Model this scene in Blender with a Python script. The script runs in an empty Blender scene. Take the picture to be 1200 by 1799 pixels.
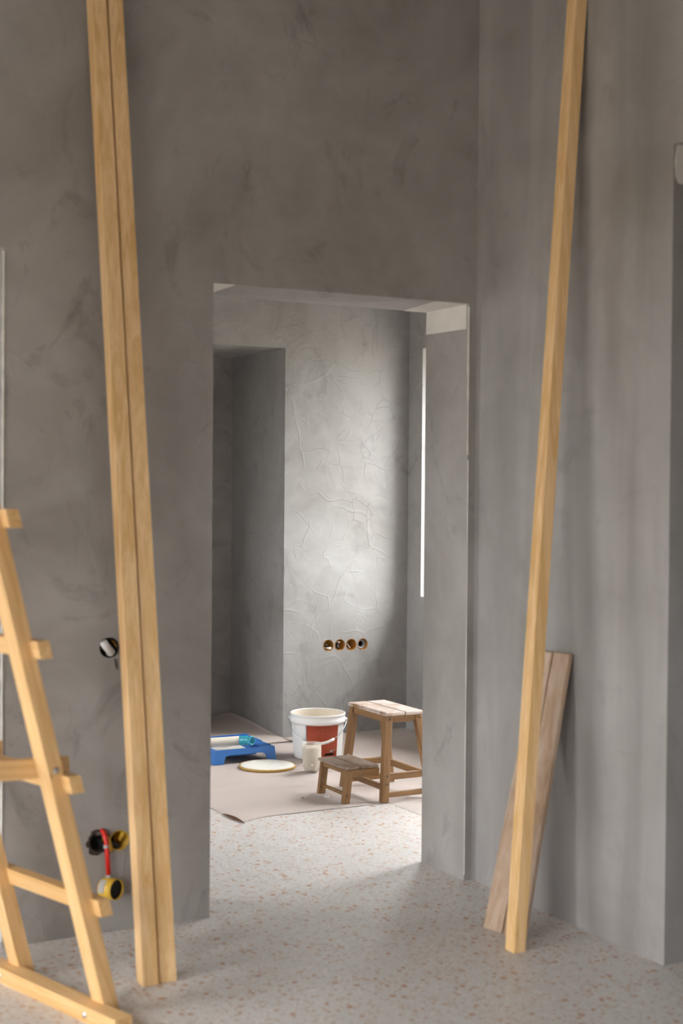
import bpy, bmesh, math, random
from mathutils import Vector, Matrix, noise as mnoise

random.seed(7)
SC = bpy.context.scene
COL = SC.collection

# ------------------------------------------------------------------ camera
CAM_H = 1.4
YAW, PITCH, ROLL = 0.490562, 0.0172157, 0.0080732
F = Vector((math.sin(YAW) * math.cos(PITCH), math.cos(YAW) * math.cos(PITCH), -math.sin(PITCH)))
R0 = Vector((math.cos(YAW), -math.sin(YAW), 0))
D0 = F.cross(R0)
RGT = math.cos(ROLL) * R0 - math.sin(ROLL) * D0
DWN = math.cos(ROLL) * D0 + math.sin(ROLL) * R0
UPV = -DWN
cam_data = bpy.data.cameras.new('camera')
cam = bpy.data.objects.new('camera', cam_data)
COL.objects.link(cam)
m = Matrix((RGT, UPV, -F)).transposed().to_4x4()
m.translation = Vector((0, 0, CAM_H))
cam.matrix_world = m
cam_data.sensor_fit = 'VERTICAL'
cam_data.sensor_height = 36.0
cam_data.sensor_width = 24.0
cam_data.lens = 2499 * 36 / 1799
cam_data.clip_start = 0.05
cam_data.dof.use_dof = True
cam_data.dof.focus_distance = 7.0
cam_data.dof.aperture_fstop = 2.6
SC.camera = cam

# ------------------------------------------------------------------ colour management
SC.view_settings.view_transform = 'Standard'
SC.view_settings.look = 'None'
SC.view_settings.exposure = 0.0
SC.view_settings.gamma = 1.0
SC.view_settings.use_curve_mapping = False

# ------------------------------------------------------------------ world: even overcast sky
SKY = 32.5          # zenith radiance
world = bpy.data.worlds.new('overcast_sky')
SC.world = world
world.use_nodes = True
bg = world.node_tree.nodes['Background']
bg.inputs['Color'].default_value = (1.0, 0.98, 0.995, 1)
# standard overcast sky: three times brighter overhead than at the horizon
wt = world.node_tree
w_tc = wt.nodes.new('ShaderNodeTexCoord')
w_sep = wt.nodes.new('ShaderNodeSeparateXYZ')
w_mad = wt.nodes.new('ShaderNodeMath')
w_mad.operation = 'MULTIPLY_ADD'
w_mad.use_clamp = False
w_max = wt.nodes.new('ShaderNodeMath')
w_max.operation = 'MAXIMUM'
w_max.inputs[1].default_value = 0.0
wt.links.new(w_tc.outputs['Generated'], w_sep.inputs[0])
wt.links.new(w_sep.outputs['Z'], w_max.inputs[0])
wt.links.new(w_max.outputs[0], w_mad.inputs[0])
w_mad.inputs[1].default_value = SKY * 2 / 3
w_mad.inputs[2].default_value = SKY / 3
wt.links.new(w_mad.outputs[0], bg.inputs['Strength'])

# veiled sun: comes in through the far room's right-hand windows
SUN_EL = math.radians(47)
sun_dir = Vector((-0.655 * math.cos(SUN_EL), 0.755 * math.cos(SUN_EL), -math.sin(SUN_EL)))
sun_data = bpy.data.lights.new('veiled_sun', 'SUN')
sun_data.energy = 1.35
sun_data.angle = math.radians(14)
sun_data.color = (1.0, 0.985, 0.97)
sun = bpy.data.objects.new('veiled_sun', sun_data)
sun.rotation_mode = 'QUATERNION'
sun.rotation_quaternion = Vector((0, 0, -1)).rotation_difference(sun_dir.normalized())
sun.location = (8, -4, 9)
COL.objects.link(sun)

# ------------------------------------------------------------------ plan of the place (metres)
Y1, WT = 4.252, 0.291           # doorway wall, thickness
X1 = 2.81                       # right wall of the front room
Y2, Y3 = 7.135, 7.86            # far wall, back of the alcove
X2 = 4.25                       # right wall of the far room
XL = -1.3                       # left wall of the front room
YB = -1.8                       # back wall of the front room
XFL = 0.0                      # left wall of the far room
CH = 3.35                       # ceiling
# windows: (wall plane axis, fixed coordinate, a0, a1, z0, z1)
WIN_A = (5.95, 6.985, 0.777, 2.2)     # far room right wall, Y range
WIN_B = (4.70, 5.55, 0.02, 2.35)
WIN_L1 = (2.6, 3.9, 0.02, 2.05)     # front room left wall (garden door)
WIN_L2 = (0.0, 1.9, 0.1, 2.1)

WIN_FL = (5.9, 7.05, 0.85, 2.3)       # far room left wall
FILL_BK = (0.1, 1.05, 0.5, 1.85)      # added unseen window for fill light: front room back wall, X range


def portal(name, loc, rot, sx, sy):
    d = bpy.data.lights.new(name, 'AREA')
    d.shape = 'RECTANGLE'
    d.size, d.size_y = sx, sy
    d.cycles.is_portal = True
    o = bpy.data.objects.new(name, d)
    o.location = loc
    o.rotation_euler = rot
    COL.objects.link(o)


for nm, w in (('daylight_portal_a', WIN_A), ('daylight_portal_b', WIN_B)):
    portal(nm, (X2 + 0.40, (w[0] + w[1]) / 2, (w[2] + w[3]) / 2), (0, math.pi / 2, 0), w[3] - w[2], w[1] - w[0])
for nm, w in (('daylight_portal_c', WIN_L1), ('daylight_portal_d', WIN_L2)):
    portal(nm, (XL - 0.36, (w[0] + w[1]) / 2, (w[2] + w[3]) / 2), (0, -math.pi / 2, 0), w[3] - w[2], w[1] - w[0])

portal('daylight_portal_e', (XFL - 0.36, (WIN_FL[0] + WIN_FL[1]) / 2, (WIN_FL[2] + WIN_FL[3]) / 2), (0, -math.pi / 2, 0), WIN_FL[3] - WIN_FL[2], WIN_FL[1] - WIN_FL[0])
portal('fill_portal', ((FILL_BK[0] + FILL_BK[1]) / 2, YB - 0.36, (FILL_BK[2] + FILL_BK[3]) / 2), (math.pi / 2, 0, 0), FILL_BK[1] - FILL_BK[0], FILL_BK[3] - FILL_BK[2])


# ------------------------------------------------------------------ helpers
def link(o, parent=None):
    COL.objects.link(o)
    if parent is not None:
        o.parent = parent
    return o


def finish(bm, name, mat, parent=None, origin=None, smooth=False):
    bmesh.ops.recalc_face_normals(bm, faces=bm.faces)
    org = Vector(origin) if origin is not None else (Vector(parent['_o']) if parent is not None and '_o' in parent else Vector((0, 0, 0)))
    if parent is None and origin is None:
        org = Vector((0, 0, 0))
    for v in bm.verts:
        v.co -= org
    me = bpy.data.meshes.new(name)
    bm.to_mesh(me)
    bm.free()
    if smooth:
        for p in me.polygons:
            p.use_smooth = True
    mats = mat if isinstance(mat, (list, tuple)) else [mat]
    for mm in mats:
        me.materials.append(mm)
    o = bpy.data.objects.new(name, me)
    if parent is None:
        o.location = org
    link(o, parent)
    return o


def thing(name, loc, label, cat, group=None):
    o = bpy.data.objects.new(name, None)
    o.empty_display_size = 0.05
    o.location = loc
    o['_o'] = list(loc)
    link(o)
    return tag(o, label, cat, group)


def tag(o, label, cat, group=None):
    o['label'] = label
    o['category'] = cat
    if group:
        o['group'] = group
    return o


def struct(o):
    o['kind'] = 'structure'
    return o


def box(bm, x0, x1, y0, y1, z0, z1):
    r = bmesh.ops.create_cube(bm, size=1)
    for v in r['verts']:
        v.co = Vector((x0 + (v.co.x + .5) * (x1 - x0), y0 + (v.co.y + .5) * (y1 - y0), z0 + (v.co.z + .5) * (z1 - z0)))
    return r['verts']


def prism(bm, bot, top):
    """bot / top: equally long rings of 3-D points"""
    n = len(bot)
    vb = [bm.verts.new(p) for p in bot]
    vt = [bm.verts.new(p) for p in top]
    bm.faces.new(vb[::-1])
    bm.faces.new(vt)
    for i in range(n):
        bm.faces.new((vb[i], vb[(i + 1) % n], vt[(i + 1) % n], vt[i]))


def bevel(bm, off, seg=2):
    bmesh.ops.bevel(bm, geom=[e for e in bm.edges], offset=off, segments=seg, profile=0.5, affect='EDGES')


def rect(cx, cy, z, wx, wy):
    return [(cx - wx / 2, cy - wy / 2, z), (cx + wx / 2, cy - wy / 2, z), (cx + wx / 2, cy + wy / 2, z), (cx - wx / 2, cy + wy / 2, z)]


def lathe(bm, prof, n=48, center=(0, 0, 0), axis=None, cap0=False, cap1=False, wob=None):
    """prof: list of (r, z). axis: rotation matrix 3x3"""
    c = Vector(center)
    rings = []
    for k, (r, z) in enumerate(prof):
        ring = []
        for i in range(n):
            a = 2 * math.pi * i / n
            rr = r if wob is None else r * wob(a, k)
            p = Vector((rr * math.cos(a), rr * math.sin(a), z))
            if axis is not None:
                p = axis @ p
            ring.append(bm.verts.new(c + p))
        rings.append(ring)
    for a, b in zip(rings, rings[1:]):
        for i in range(n):
            bm.faces.new((a[i], a[(i + 1) % n], b[(i + 1) % n], b[i]))
    if cap0:
        bm.faces.new(rings[0][::-1])
    if cap1:
        bm.faces.new(rings[-1])


def tube(bm, pts, r, n=10, caps=True):
    pts = [Vector(p) for p in pts]
    rings = []
    up = Vector((0, 0, 1))
    for i, p in enumerate(pts):
        t = (pts[min(i + 1, len(pts) - 1)] - pts[max(i - 1, 0)]).normalized()
        a = t.cross(up)
        if a.length < 1e-3:
            a = t.cross(Vector((1, 0, 0)))
        a.normalize()
        b = t.cross(a).normalized()
        rr = r[i] if isinstance(r, (list, tuple)) else r
        rings.append([bm.verts.new(p + rr * (math.cos(2 * math.pi * k / n) * a + math.sin(2 * math.pi * k / n) * b)) for k in range(n)])
    for a, b in zip(rings, rings[1:]):
        for i in range(n):
            bm.faces.new((a[i], a[(i + 1) % n], b[(i + 1) % n], b[i]))
    if caps:
        bm.faces.new(rings[0][::-1])
        bm.faces.new(rings[-1])


def axis_to(d):
    return Vector((0, 0, 1)).rotation_difference(Vector(d).normalized()).to_matrix()


# ------------------------------------------------------------------ materials
class NT:
    def __init__(self, name):
        self.m = bpy.data.materials.new(name)
        self.m.use_nodes = True
        self.t = self.m.node_tree
        self.t.nodes.clear()
        self.out = self.n('ShaderNodeOutputMaterial')
        self.b = self.n('ShaderNodeBsdfPrincipled')
        self.l(self.b.outputs[0], self.out.inputs['Surface'])

    def n(self, typ, **kw):
        nd = self.t.nodes.new(typ)
        for k, v in kw.items():
            if hasattr(nd, k):
                setattr(nd, k, v)
            else:
                nd.inputs[k.replace('_', ' ')].default_value = v
        return nd

    def l(self, a, b):
        self.t.links.new(a, b)

    def coord(self, scale=(1, 1, 1), rot=(0, 0, 0), loc=(0, 0, 0), kind='Object'):
        tc = self.n('ShaderNodeTexCoord')
        mp = self.n('ShaderNodeMapping')
        mp.inputs['Scale'].default_value = scale
        mp.inputs['Rotation'].default_value = rot
        mp.inputs['Location'].default_value = loc
        self.l(tc.outputs[kind], mp.inputs['Vector'])
        return mp.outputs[0]

    def noise(self, vec, scale, detail=4, rough=.55, dist=0):
        nd = self.n('ShaderNodeTexNoise', Scale=scale, Detail=detail, Roughness=rough, Distortion=dist)
        self.l(vec, nd.inputs['Vector'])
        return nd.outputs['Fac'], nd.outputs['Color']

    def ramp(self, fac, stops, interp='LINEAR'):
        r = self.n('ShaderNodeValToRGB')
        r.color_ramp.interpolation = interp
        els = r.color_ramp.elements
        while len(els) < len(stops):
            els.new(0.5)
        for e, (p, c) in zip(els, stops):
            e.position = p
            e.color = (c, c, c, 1) if isinstance(c, (int, float)) else (*c, 1)
        self.l(fac, r.inputs[0])
        return r.outputs[0]

    def mix(self, fac, a, b, mode='MIX'):
        nd = self.n('ShaderNodeMix', data_type='RGBA', blend_type=mode)
        for sock, v in ((nd.inputs[0], fac), (nd.inputs[6], a), (nd.inputs[7], b)):
            if isinstance(v, bpy.types.NodeSocket):
                self.l(v, sock)
            elif isinstance(v, (int, float)):
                sock.default_value = v
            else:
                sock.default_value = (*v, 1)
        return nd.outputs[2]

    def math(self, op, a, b=None, clamp=False):
        nd = self.n('ShaderNodeMath', operation=op, use_clamp=clamp)
        for i, v in enumerate((a, b)):
            if v is None:
                continue
            if isinstance(v, bpy.types.NodeSocket):
                self.l(v, nd.inputs[i])
            else:
                nd.inputs[i].default_value = v
        return nd.outputs[0]

    def bump(self, h, strength, dist, prev=None):
        nd = self.n('ShaderNodeBump')
        nd.inputs['Strength'].default_value = strength
        nd.inputs['Distance'].default_value = dist
        self.l(h, nd.inputs['Height'])
        if prev is not None:
            self.l(prev, nd.inputs['Normal'])
        return nd.outputs[0]

    def set(self, color=None, rough=None, normal=None, **kw):
        def put(s, v):
            s = self.b.inputs[s]
            if isinstance(v, bpy.types.NodeSocket):
                self.l(v, s)
            elif isinstance(v, (tuple, list)):
                s.default_value = (*v, 1)
            else:
                s.default_value = v
        if color is not None:
            put('Base Color', color)
        if rough is not None:
            put('Roughness', rough)
        if normal is not None:
            put('Normal', normal)
        for k, v in kw.items():
            put(k.replace('_', ' '), v)
        return self.m


def mat_plain(name, col, rough=.5, var=.08, scale=30, **kw):
    t = NT(name)
    v = t.coord()
    f, _ = t.noise(v, scale, 4)
    c = t.mix(f, tuple(x * (1 - var) for x in col), tuple(min(1, x * (1 + var)) for x in col))
    nb = t.bump(f, .15, .001)
    return t.set(c, rough, nb, **kw)


def mat_plaster(name, c0, c1, ridge=1.0, streak=0.0, smudge=.35):
    t = NT(name)
    v = t.coord()
    big, bigc = t.noise(v, 1.1, 4, .6, .6)
    med, _ = t.noise(v, 4.5, 4, .62, 1.2)
    col = t.mix(t.ramp(big, [(.34, 0), (.66, 1)]), c0, c1)
    col = t.mix(t.math('MULTIPLY', t.ramp(med, [(.4, 0), (.75, 1)]), .35), col, tuple(x * 1.22 for x in c1))
    # trowel smudges
    sv = t.coord(scale=(1.0, 1.0, .8), rot=(0.3, .5, .3), loc=(3, 7, 1))
    sm, _ = t.noise(sv, 3.2, 6, .68, 1.6)
    col = t.mix(t.math('MULTIPLY', t.ramp(sm, [(.56, 0), (.72, 1)]), smudge), col, tuple(x * .52 for x in c0))
    if streak > 0:
        stv = t.coord(scale=(3.2, 3.2, .35), loc=(1, 2, 0))
        st, _ = t.noise(stv, 1.3, 3, .55, .5)
        col = t.mix(t.math('MULTIPLY', t.ramp(st, [(.42, 0), (.62, 1)]), streak), col, tuple(x * .66 for x in c0))
        st2v = t.coord(scale=(2.4, 2.4, .25), loc=(9, 5, 0))
        st2, _ = t.noise(st2v, 1.2, 2, .5, .3)
        col = t.mix(t.math('MULTIPLY', t.ramp(st2, [(.52, 0), (.7, 1)]), streak), col, tuple(x * 1.25 for x in c1))
    # relief: trowel ridges from two warped cell patterns, undulation, fine grain
    wv = t.n('ShaderNodeVectorMath', operation='SCALE')
    wv.inputs['Scale'].default_value = .5
    _, wc = t.noise(v, 1.8, 2, .5)
    t.l(wc, wv.inputs[0])
    wa = t.n('ShaderNodeVectorMath', operation='ADD')
    t.l(v, wa.inputs[0])
    t.l(wv.outputs[0], wa.inputs[1])
    hts = None
    for sc_, w in (((1.5, .0045), (3.4, .006), (8.0, .009)) if ridge > 1 else ((1.5, .0045), (3.4, .006))):
        vo = t.n('ShaderNodeTexVoronoi', feature='DISTANCE_TO_EDGE')
        vo.inputs['Scale'].default_value = sc_
        t.l(wa.outputs[0], vo.inputs['Vector'])
        line = t.ramp(vo.outputs['Distance'], [(0, 1), (w, .45), (w * 4, 0)], 'EASE')
        mk, _ = t.noise(v, 2.2 * sc_ / 2, 1, .5)
        line = t.math('MULTIPLY', line, t.ramp(mk, [(.48, 0), (.60, 1)]))
        hts = line if hts is None else t.math('ADD', hts, line)
    und, _ = t.noise(v, 6, 2, .5)
    # one height field: broad undulation (12 mm x .35) and thin ridges (3 mm x .55 x ridge)
    hh = t.math('ADD', t.math('MULTIPLY', und, .35 * 4), t.math('MULTIPLY', hts, .55 * ridge))
    nb = t.bump(hh, 1.0, .003)
    rg = t.ramp(med, [(.3, .42), (.7, .62)])
    return t.set(col, rg, nb, **{'Specular_IOR_Level': .4})


def mat_terrazzo(name):
    t = NT(name)
    v = t.coord()
    b, _ = t.noise(v, 2.2, 5, .6)
    col = t.mix(b, (.55, .52, .50), (.64, .61, .592))

    def chips(col, scale, size, keep, c0, c1, amt=1.0, loc=(0, 0, 0)):
        wv = t.coord(loc=loc)
        _, nc = t.noise(wv, scale * .9, 0)
        sub = t.n('ShaderNodeVectorMath', operation='SCALE')
        sub.inputs['Scale'].default_value = .7 / scale
        t.l(nc, sub.inputs[0])
        ad = t.n('ShaderNodeVectorMath', operation='ADD')
        t.l(wv, ad.inputs[0])
        t.l(sub.outputs[0], ad.inputs[1])
        vo = t.n('ShaderNodeTexVoronoi', feature='F1', voronoi_dimensions='2D')
        vo.inputs['Scale'].default_value = scale
        t.l(ad.outputs[0], vo.inputs['Vector'])
        sep = t.n('ShaderNodeSeparateColor')
        t.l(vo.outputs['Color'], sep.inputs[0])
        on = t.math('LESS_THAN', sep.outputs[0], keep)
        szr = t.math('MULTIPLY', t.math('ADD', sep.outputs[1], .45), size)
        inside = t.math('LESS_THAN', vo.outputs['Distance'], szr)
        f = t.math('MULTIPLY', t.math('MULTIPLY', on, inside), amt)
        cc = t.mix(sep.outputs[2], c0, c1)
        return t.mix(f, col, cc)
    col = chips(col, 150, .42, .5, (.47, .43, .41), (.72, .70, .68), .75)
    col = chips(col, 80, .38, .28, (.43, .37, .33), (.76, .74, .72), .75, (4, 2, 0))
    col = chips(col, 62, .30, .34, (.50, .30, .18), (.46, .36, .27), .75, (1, 8, 0))
    col = chips(col, 42, .27, .17, (.40, .16, .075), (.50, .29, .16), .92, (7, 3, 0))
    n2, _ = t.noise(v, 14, 3)
    return t.set(col, t.ramp(n2, [(.3, .30), (.7, .5)]), None, **{'Specular_IOR_Level': .45})


def mat_pine(name, light=(.88, .605, .335), dark=(.70, .415, .155), knots=.035, rough=.55, stretch=.05, wash=None):
    t = NT(name)
    oi = t.n('ShaderNodeObjectInfo')
    tc = t.n('ShaderNodeTexCoord')
    ad = t.n('ShaderNodeVectorMath', operation='ADD')
    sc_ = t.n('ShaderNodeVectorMath', operation='SCALE')
    cmb = t.n('ShaderNodeCombineXYZ')
    for i in range(3):
        t.l(oi.outputs['Random'], cmb.inputs[i])
    sc_.inputs['Scale'].default_value = 11
    t.l(cmb.outputs[0], sc_.inputs[0])
    t.l(tc.outputs['Object'], ad.inputs[0])
    t.l(sc_.outputs[0], ad.inputs[1])
    mp = t.n('ShaderNodeMapping')
    mp.inputs['Scale'].default_value = (1, 1, stretch)
    t.l(ad.outputs[0], mp.inputs['Vector'])
    g, _ = t.noise(mp.outputs[0], 34, 5, .6, 1.4)
    g2, _ = t.noise(mp.outputs[0], 160, 3, .6, .3)
    big, _ = t.noise(mp.outputs[0], 9, 2, .5)
    col = t.mix(t.ramp(g, [(.36, 0), (.62, 1)]), light, dark)
    col = t.mix(t.math('MULTIPLY', t.ramp(big, [(.4, 0), (.65, 1)]), .5), col, tuple(x * 1.08 for x in light))
    col = t.mix(t.math('MULTIPLY', t.ramp(g2, [(.45, 0), (.7, 1)]), .25), col, tuple(x * .75 for x in dark))
    mk = t.n('ShaderNodeMapping')
    mk.inputs['Scale'].default_value = (1, 1, .45)
    t.l(ad.outputs[0], mk.inputs['Vector'])
    vo = t.n('ShaderNodeTexVoronoi', feature='F1')
    vo.inputs['Scale'].default_value = 7.5
    t.l(mk.outputs[0], vo.inputs['Vector'])
    kn = t.ramp(vo.outputs['Distance'], [(0, 1), (knots, .9), (knots * 2.2, 0)])
    col = t.mix(kn, col, (.17, .075, .025))
    if wash is not None:
        w, _ = t.noise(mp.outputs[0], 20, 4, .6, .6)
        col = t.mix(t.ramp(w, [(.38, 0), (.62, wash[1])]), col, wash[0])
    return t.set(col, rough, t.bump(g2, .12, .001))


def mat_worn(name, base, dark, dust, amount, along=1):
    t = NT(name)
    s = [30, 30, 30]
    s[along] = 2.5
    v = t.coord(scale=s)
    g, _ = t.noise(v, 1.0, 5, .6, .8)
    col = t.mix(t.ramp(g, [(.35, 0), (.65, 1)]), base, dark)
    v2 = t.coord()
    d, _ = t.noise(v2, 16, 7, .7, .6)
    col = t.mix(t.math('MULTIPLY', t.ramp(d, [(.34, 0), (.55, 1)]), amount), col, dust)
    return t.set(col, .5, t.bump(g, .2, .001))


def mat_glass(name):
    t = NT(name)
    tr = t.n('ShaderNodeBsdfTransparent')
    tr.inputs[0].default_value = (.95, .97, .96, 1)
    gl = t.n('ShaderNodeBsdfGlossy')
    gl.inputs['Roughness'].default_value = .02
    fr = t.n('ShaderNodeLayerWeight')
    fr.inputs['Blend'].default_value = .12
    mx = t.n('ShaderNodeMixShader')
    t.l(t.math('MULTIPLY', fr.outputs['Facing'], .15), mx.inputs[0])
    t.l(tr.outputs[0], mx.inputs[1])
    t.l(gl.outputs[0], mx.inputs[2])
    t.l(mx.outputs[0], t.out.inputs['Surface'])
    return t.m


M = {}
M['plaster'] = mat_plaster('grey_lime_plaster', (.245, .222, .209), (.365, .342, .328), .5, 0, .6)
M['plaster_streak'] = mat_plaster('grey_lime_plaster_streaked', (.265, .243, .232), (.375, .358, .35), .25, .42, .3)
M['plaster_far'] = mat_plaster('grey_lime_plaster_ridged', (.28, .265, .252), (.40, .392, .385), 1.05, 0, .45)
M['white_plaster'] = mat_plain('white_undercoat', (.68, .65, .61), .8, .08, 14)
M['bead'] = mat_plain('white_corner_bead', (.70, .68, .64), .6, .1, 60)
M['ceiling'] = mat_plain('ceiling_plaster', (.46, .43, .41), .8, .06, 4)
M['terrazzo'] = mat_terrazzo('pale_terrazzo')
M['ground'] = mat_plain('outside_soil', (.15, .13, .10), .9, .2, 8)
M['frame'] = mat_plain('white_window_frame', (.75, .75, .74), .4, .04)
M['glass'] = mat_glass('window_glass')
M['pine'] = mat_pine('pine')
M['pine_ladder'] = mat_pine('pine_ladder', (.74, .485, .24), (.58, .33, .12), .022, .55)
M['board'] = mat_pine('limewashed_board', (.46, .30, .19), (.33, .20, .12), .02, .5, .05, ((.62, .52, .44), .45))
M['stool'] = mat_pine('oiled_stool_wood', (.29, .155, .058), (.17, .08, .026), .012, .45, .06)
M['seat_big'] = mat_worn('dusty_stool_seat', (.40, .24, .13), (.25, .13, .06), (.62, .53, .49), .85)
M['seat_small'] = mat_worn('worn_step_seat', (.24, .13, .06), (.13, .075, .045), (.36, .29, .24), .6)
M['steel'] = mat_plain('zinc_steel', (.55, .56, .57), .3, .1, 80, Metallic=1.0)
M['dark_steel'] = mat_plain('dark_screw', (.05, .035, .025), .5)
M['bucket'] = mat_plain('white_bucket_plastic', (.88, .87, .865), .38, .03, 10)
M['bucket_in'] = mat_plain('cream_paint_coat', (.76, .68, .57), .5, .06, 18)
M['lid_rim'] = mat_plain('ochre_paint_rim', (.55, .33, .08), .5, .15, 30)
M['black'] = mat_plain('black_plastic', (.012, .011, .012), .5)
M['orange'] = mat_plain('orange_plastic', (.40, .165, .014), .4, .8, 55)
M['yellow'] = mat_plain('yellow_plastic', (.66, .40, .04), .45, .25, 60)
M['red'] = mat_plain('red_conduit', (.55, .015, .01), .4, .1)
M['white_cable'] = mat_plain('white_sleeve', (.66, .64, .62), .5)
M['grey_pl'] = mat_plain('grey_conduit', (.36, .36, .37), .5, .15)
M['blue'] = mat_plain('blue_tray_plastic', (.05, .20, .58), .35, .1, 25)
M['turq'] = mat_plain('turquoise_plastic', (.05, .40, .52), .3, .08)
M['fleece'] = mat_plain('cream_roller_fleece', (.74, .68, .58), .9, .10, 220)
M['paint'] = mat_plain('wet_cream_paint', (.76, .71, .62), .3, .08, 40)
M['crumb'] = mat_plain('plaster_crumb', (.74, .71, .66), .9)
M['shade_and_chip'] = mat_plain('shade_and_chip_brown', (.22, .12, .075), .8)  # brown for the painted shade at the paper's edge and for one chip


def mat_paper(name, c):
    t = NT(name)
    v = t.coord()
    n1, _ = t.noise(v, 1.6, 5, .55, .5)
    n2, _ = t.noise(v, 60, 3, .6)
    st, _ = t.noise(v, 5, 7, .7, 1)
    col = t.mix(t.ramp(n1, [(.35, 0), (.65, 1)]), tuple(x * .94 for x in c), tuple(x * 1.04 for x in c))
    col = t.mix(t.math('MULTIPLY', t.ramp(st, [(.55, 0), (.75, 1)]), .25), col, (.66, .62, .58))
    nb = t.bump(n1, .25, .01)
    return t.set(col, .7, t.bump(n2, .05, .001, nb))


M['paper'] = mat_paper('masking_paper', (.82, .73, .685))
M['paper2'] = mat_paper('masking_paper_pale', (.82, .75, .71))


def mat_label(name):
    t = NT(name)
    # columns of fine unreadable print in a darker red
    v = t.coord()
    sep = t.n('ShaderNodeSeparateXYZ')
    t.l(v, sep.inputs[0])
    rows = t.math('SINE', t.math('MULTIPLY', sep.outputs[2], 2 * math.pi / .0052))
    nz, _ = t.noise(t.coord(scale=(60, 60, 190)), 1, 2)
    f = t.math('MULTIPLY', t.ramp(rows, [(.2, 0), (.6, 1)]), t.ramp(nz, [(.42, 0), (.5, 1)]))
    col = t.mix(t.math('MULTIPLY', f, .55), (.74, .165, .085), (.45, .075, .04))
    return t.set(col, .45)


M['label'] = mat_label('red_label_print')


def mat_translucent(name):
    t = NT(name)
    v = t.coord()
    n, _ = t.noise(v, 25, 3)
    c = t.mix(n, (.80, .75, .66), (.88, .85, .79))
    t.set(c, .15)
    tr = t.n('ShaderNodeBsdfTransparent')
    mx = t.n('ShaderNodeMixShader')
    mx.inputs[0].default_value = .42
    t.l(tr.outputs[0], mx.inputs[1])
    t.l(t.b.outputs[0], mx.inputs[2])
    t.l(mx.outputs[0], t.out.inputs['Surface'])
    return t.m


M['pet'] = mat_translucent('clear_bottle_plastic')

# ------------------------------------------------------------------ structure
def wall(name, boxes, mat):
    bm = bmesh.new()
    for b in boxes:
        box(bm, *b)
    return struct(finish(bm, name, mat))


def cut_round(o, holes, depth, axis='Y'):
    """holes: (x, y, z, r) on a face looking to -Y"""
    cb = bmesh.new()
    for (x, y, z, r) in holes:
        lathe(cb, [(r, -0.02), (r, depth)], 32, (x, y, z), axis_to((0, 1, 0)), True, True)
    bmesh.ops.recalc_face_normals(cb, faces=cb.faces)
    me = bpy.data.meshes.new('cut')
    cb.to_mesh(me)
    cb.free()
    c = bpy.data.objects.new('cut', me)
    COL.objects.link(c)
    md = o.modifiers.new('b', 'BOOLEAN')
    md.operation = 'DIFFERENCE'
    md.object = c
    md.solver = 'EXACT'
    md.use_self = True
    dg = bpy.context.evaluated_depsgraph_get()
    new = bpy.data.meshes.new_from_object(o.evaluated_get(dg))
    o.modifiers.clear()
    o.data = new
    bpy.data.objects.remove(c)


T = .34   # outer wall thickness
bm = bmesh.new()
box(bm, XL - T, X2 + 1.2, YB - T, Y3 + .3, -.12, 0)
floor = struct(finish(bm, 'floor', M['terrazzo']))
bm = bmesh.new()
box(bm, XL - T, X2 + 1.2, YB - T, Y3 + .3, CH, CH + .2)
struct(finish(bm, 'ceiling', M['ceiling']))
bm = bmesh.new()
box(bm, -40, 40, -40, 40, -.45, -.30)
struct(finish(bm, 'ground', M['ground']))

DX0, DX1, DZ = 1.797, 2.778, 2.056      # doorway
LX0, LX1, LZ = 0.25, 1.119, 2.112       # opening on the left
A, B = Y1, Y1 + WT
def slab(name, outline, y0, y1, mat):
    """wall with openings cut out of one outline (x, z), so it stays a closed solid"""
    bm = bmesh.new()
    prism(bm, [(x, y0, z) for x, z in outline], [(x, y1, z) for x, z in outline])
    return struct(finish(bm, name, mat))


wall_front = slab('wall_front', [
    (XL - T, 0), (LX0, 0), (LX0, LZ), (LX1, LZ), (LX1, 0), (DX0, 0), (DX0, DZ), (DX1, DZ), (DX1, 0),
    (X2 + 1.2, 0), (X2 + 1.2, CH), (XL - T, CH)], A, B, M['plaster'])
RY0, RY1, RZ = 2.15, 3.222, 2.409
wall_right = wall('wall_right', [
    (X1, X1 + WT, YB - T, RY0, 0, CH), (X1, X1 + WT, RY0, RY1, RZ, CH), (X1, X1 + WT, RY1, Y1, 0, CH)], M['plaster_streak'])


def window_wall(name, x0, x1, y0, y1, wins, mat):
    bs = []
    y = y0
    for (a, b, z0, z1) in sorted(wins):
        bs.append((x0, x1, y, a, 0, CH))
        if z0 > 0.05:
            bs.append((x0, x1, a, b, 0, z0))
        bs.append((x0, x1, a, b, z1, CH))
        y = b
    bs.append((x0, x1, y, y1, 0, CH))
    return wall(name, bs, mat)


wall_left = window_wall('wall_left', XL - T, XL, YB - T, Y1, [WIN_L1, WIN_L2], M['plaster'])
wall_back = wall('wall_back', [
    (XL, FILL_BK[0], YB - T, YB, 0, CH), (FILL_BK[1], X1, YB - T, YB, 0, CH),
    (FILL_BK[0], FILL_BK[1], YB - T, YB, 0, FILL_BK[2]), (FILL_BK[0], FILL_BK[1], YB - T, YB, FILL_BK[3], CH)], M['plaster'])
wall_far_right = window_wall('wall_far_right', X2, X2 + T, B, Y3 + .3, [WIN_A, WIN_B], M['plaster_far'])
AX0, AX1, AZ = 2.25, 3.45, 2.172        # alcove
wall_far = slab('wall_far', [
    (XFL - T, 0), (AX0, 0), (AX0, AZ), (AX1, AZ), (AX1, 0), (X2, 0), (X2, CH), (XFL - T, CH)], Y2, Y3 + .3, M['plaster_far'])
wall('wall_alcove_back', [(AX0, AX1, Y3, Y3 + .3, 0, AZ)], M['plaster'])
window_wall('wall_far_left', XFL - T, XFL, B, Y2, [WIN_FL], M['plaster'])
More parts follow.
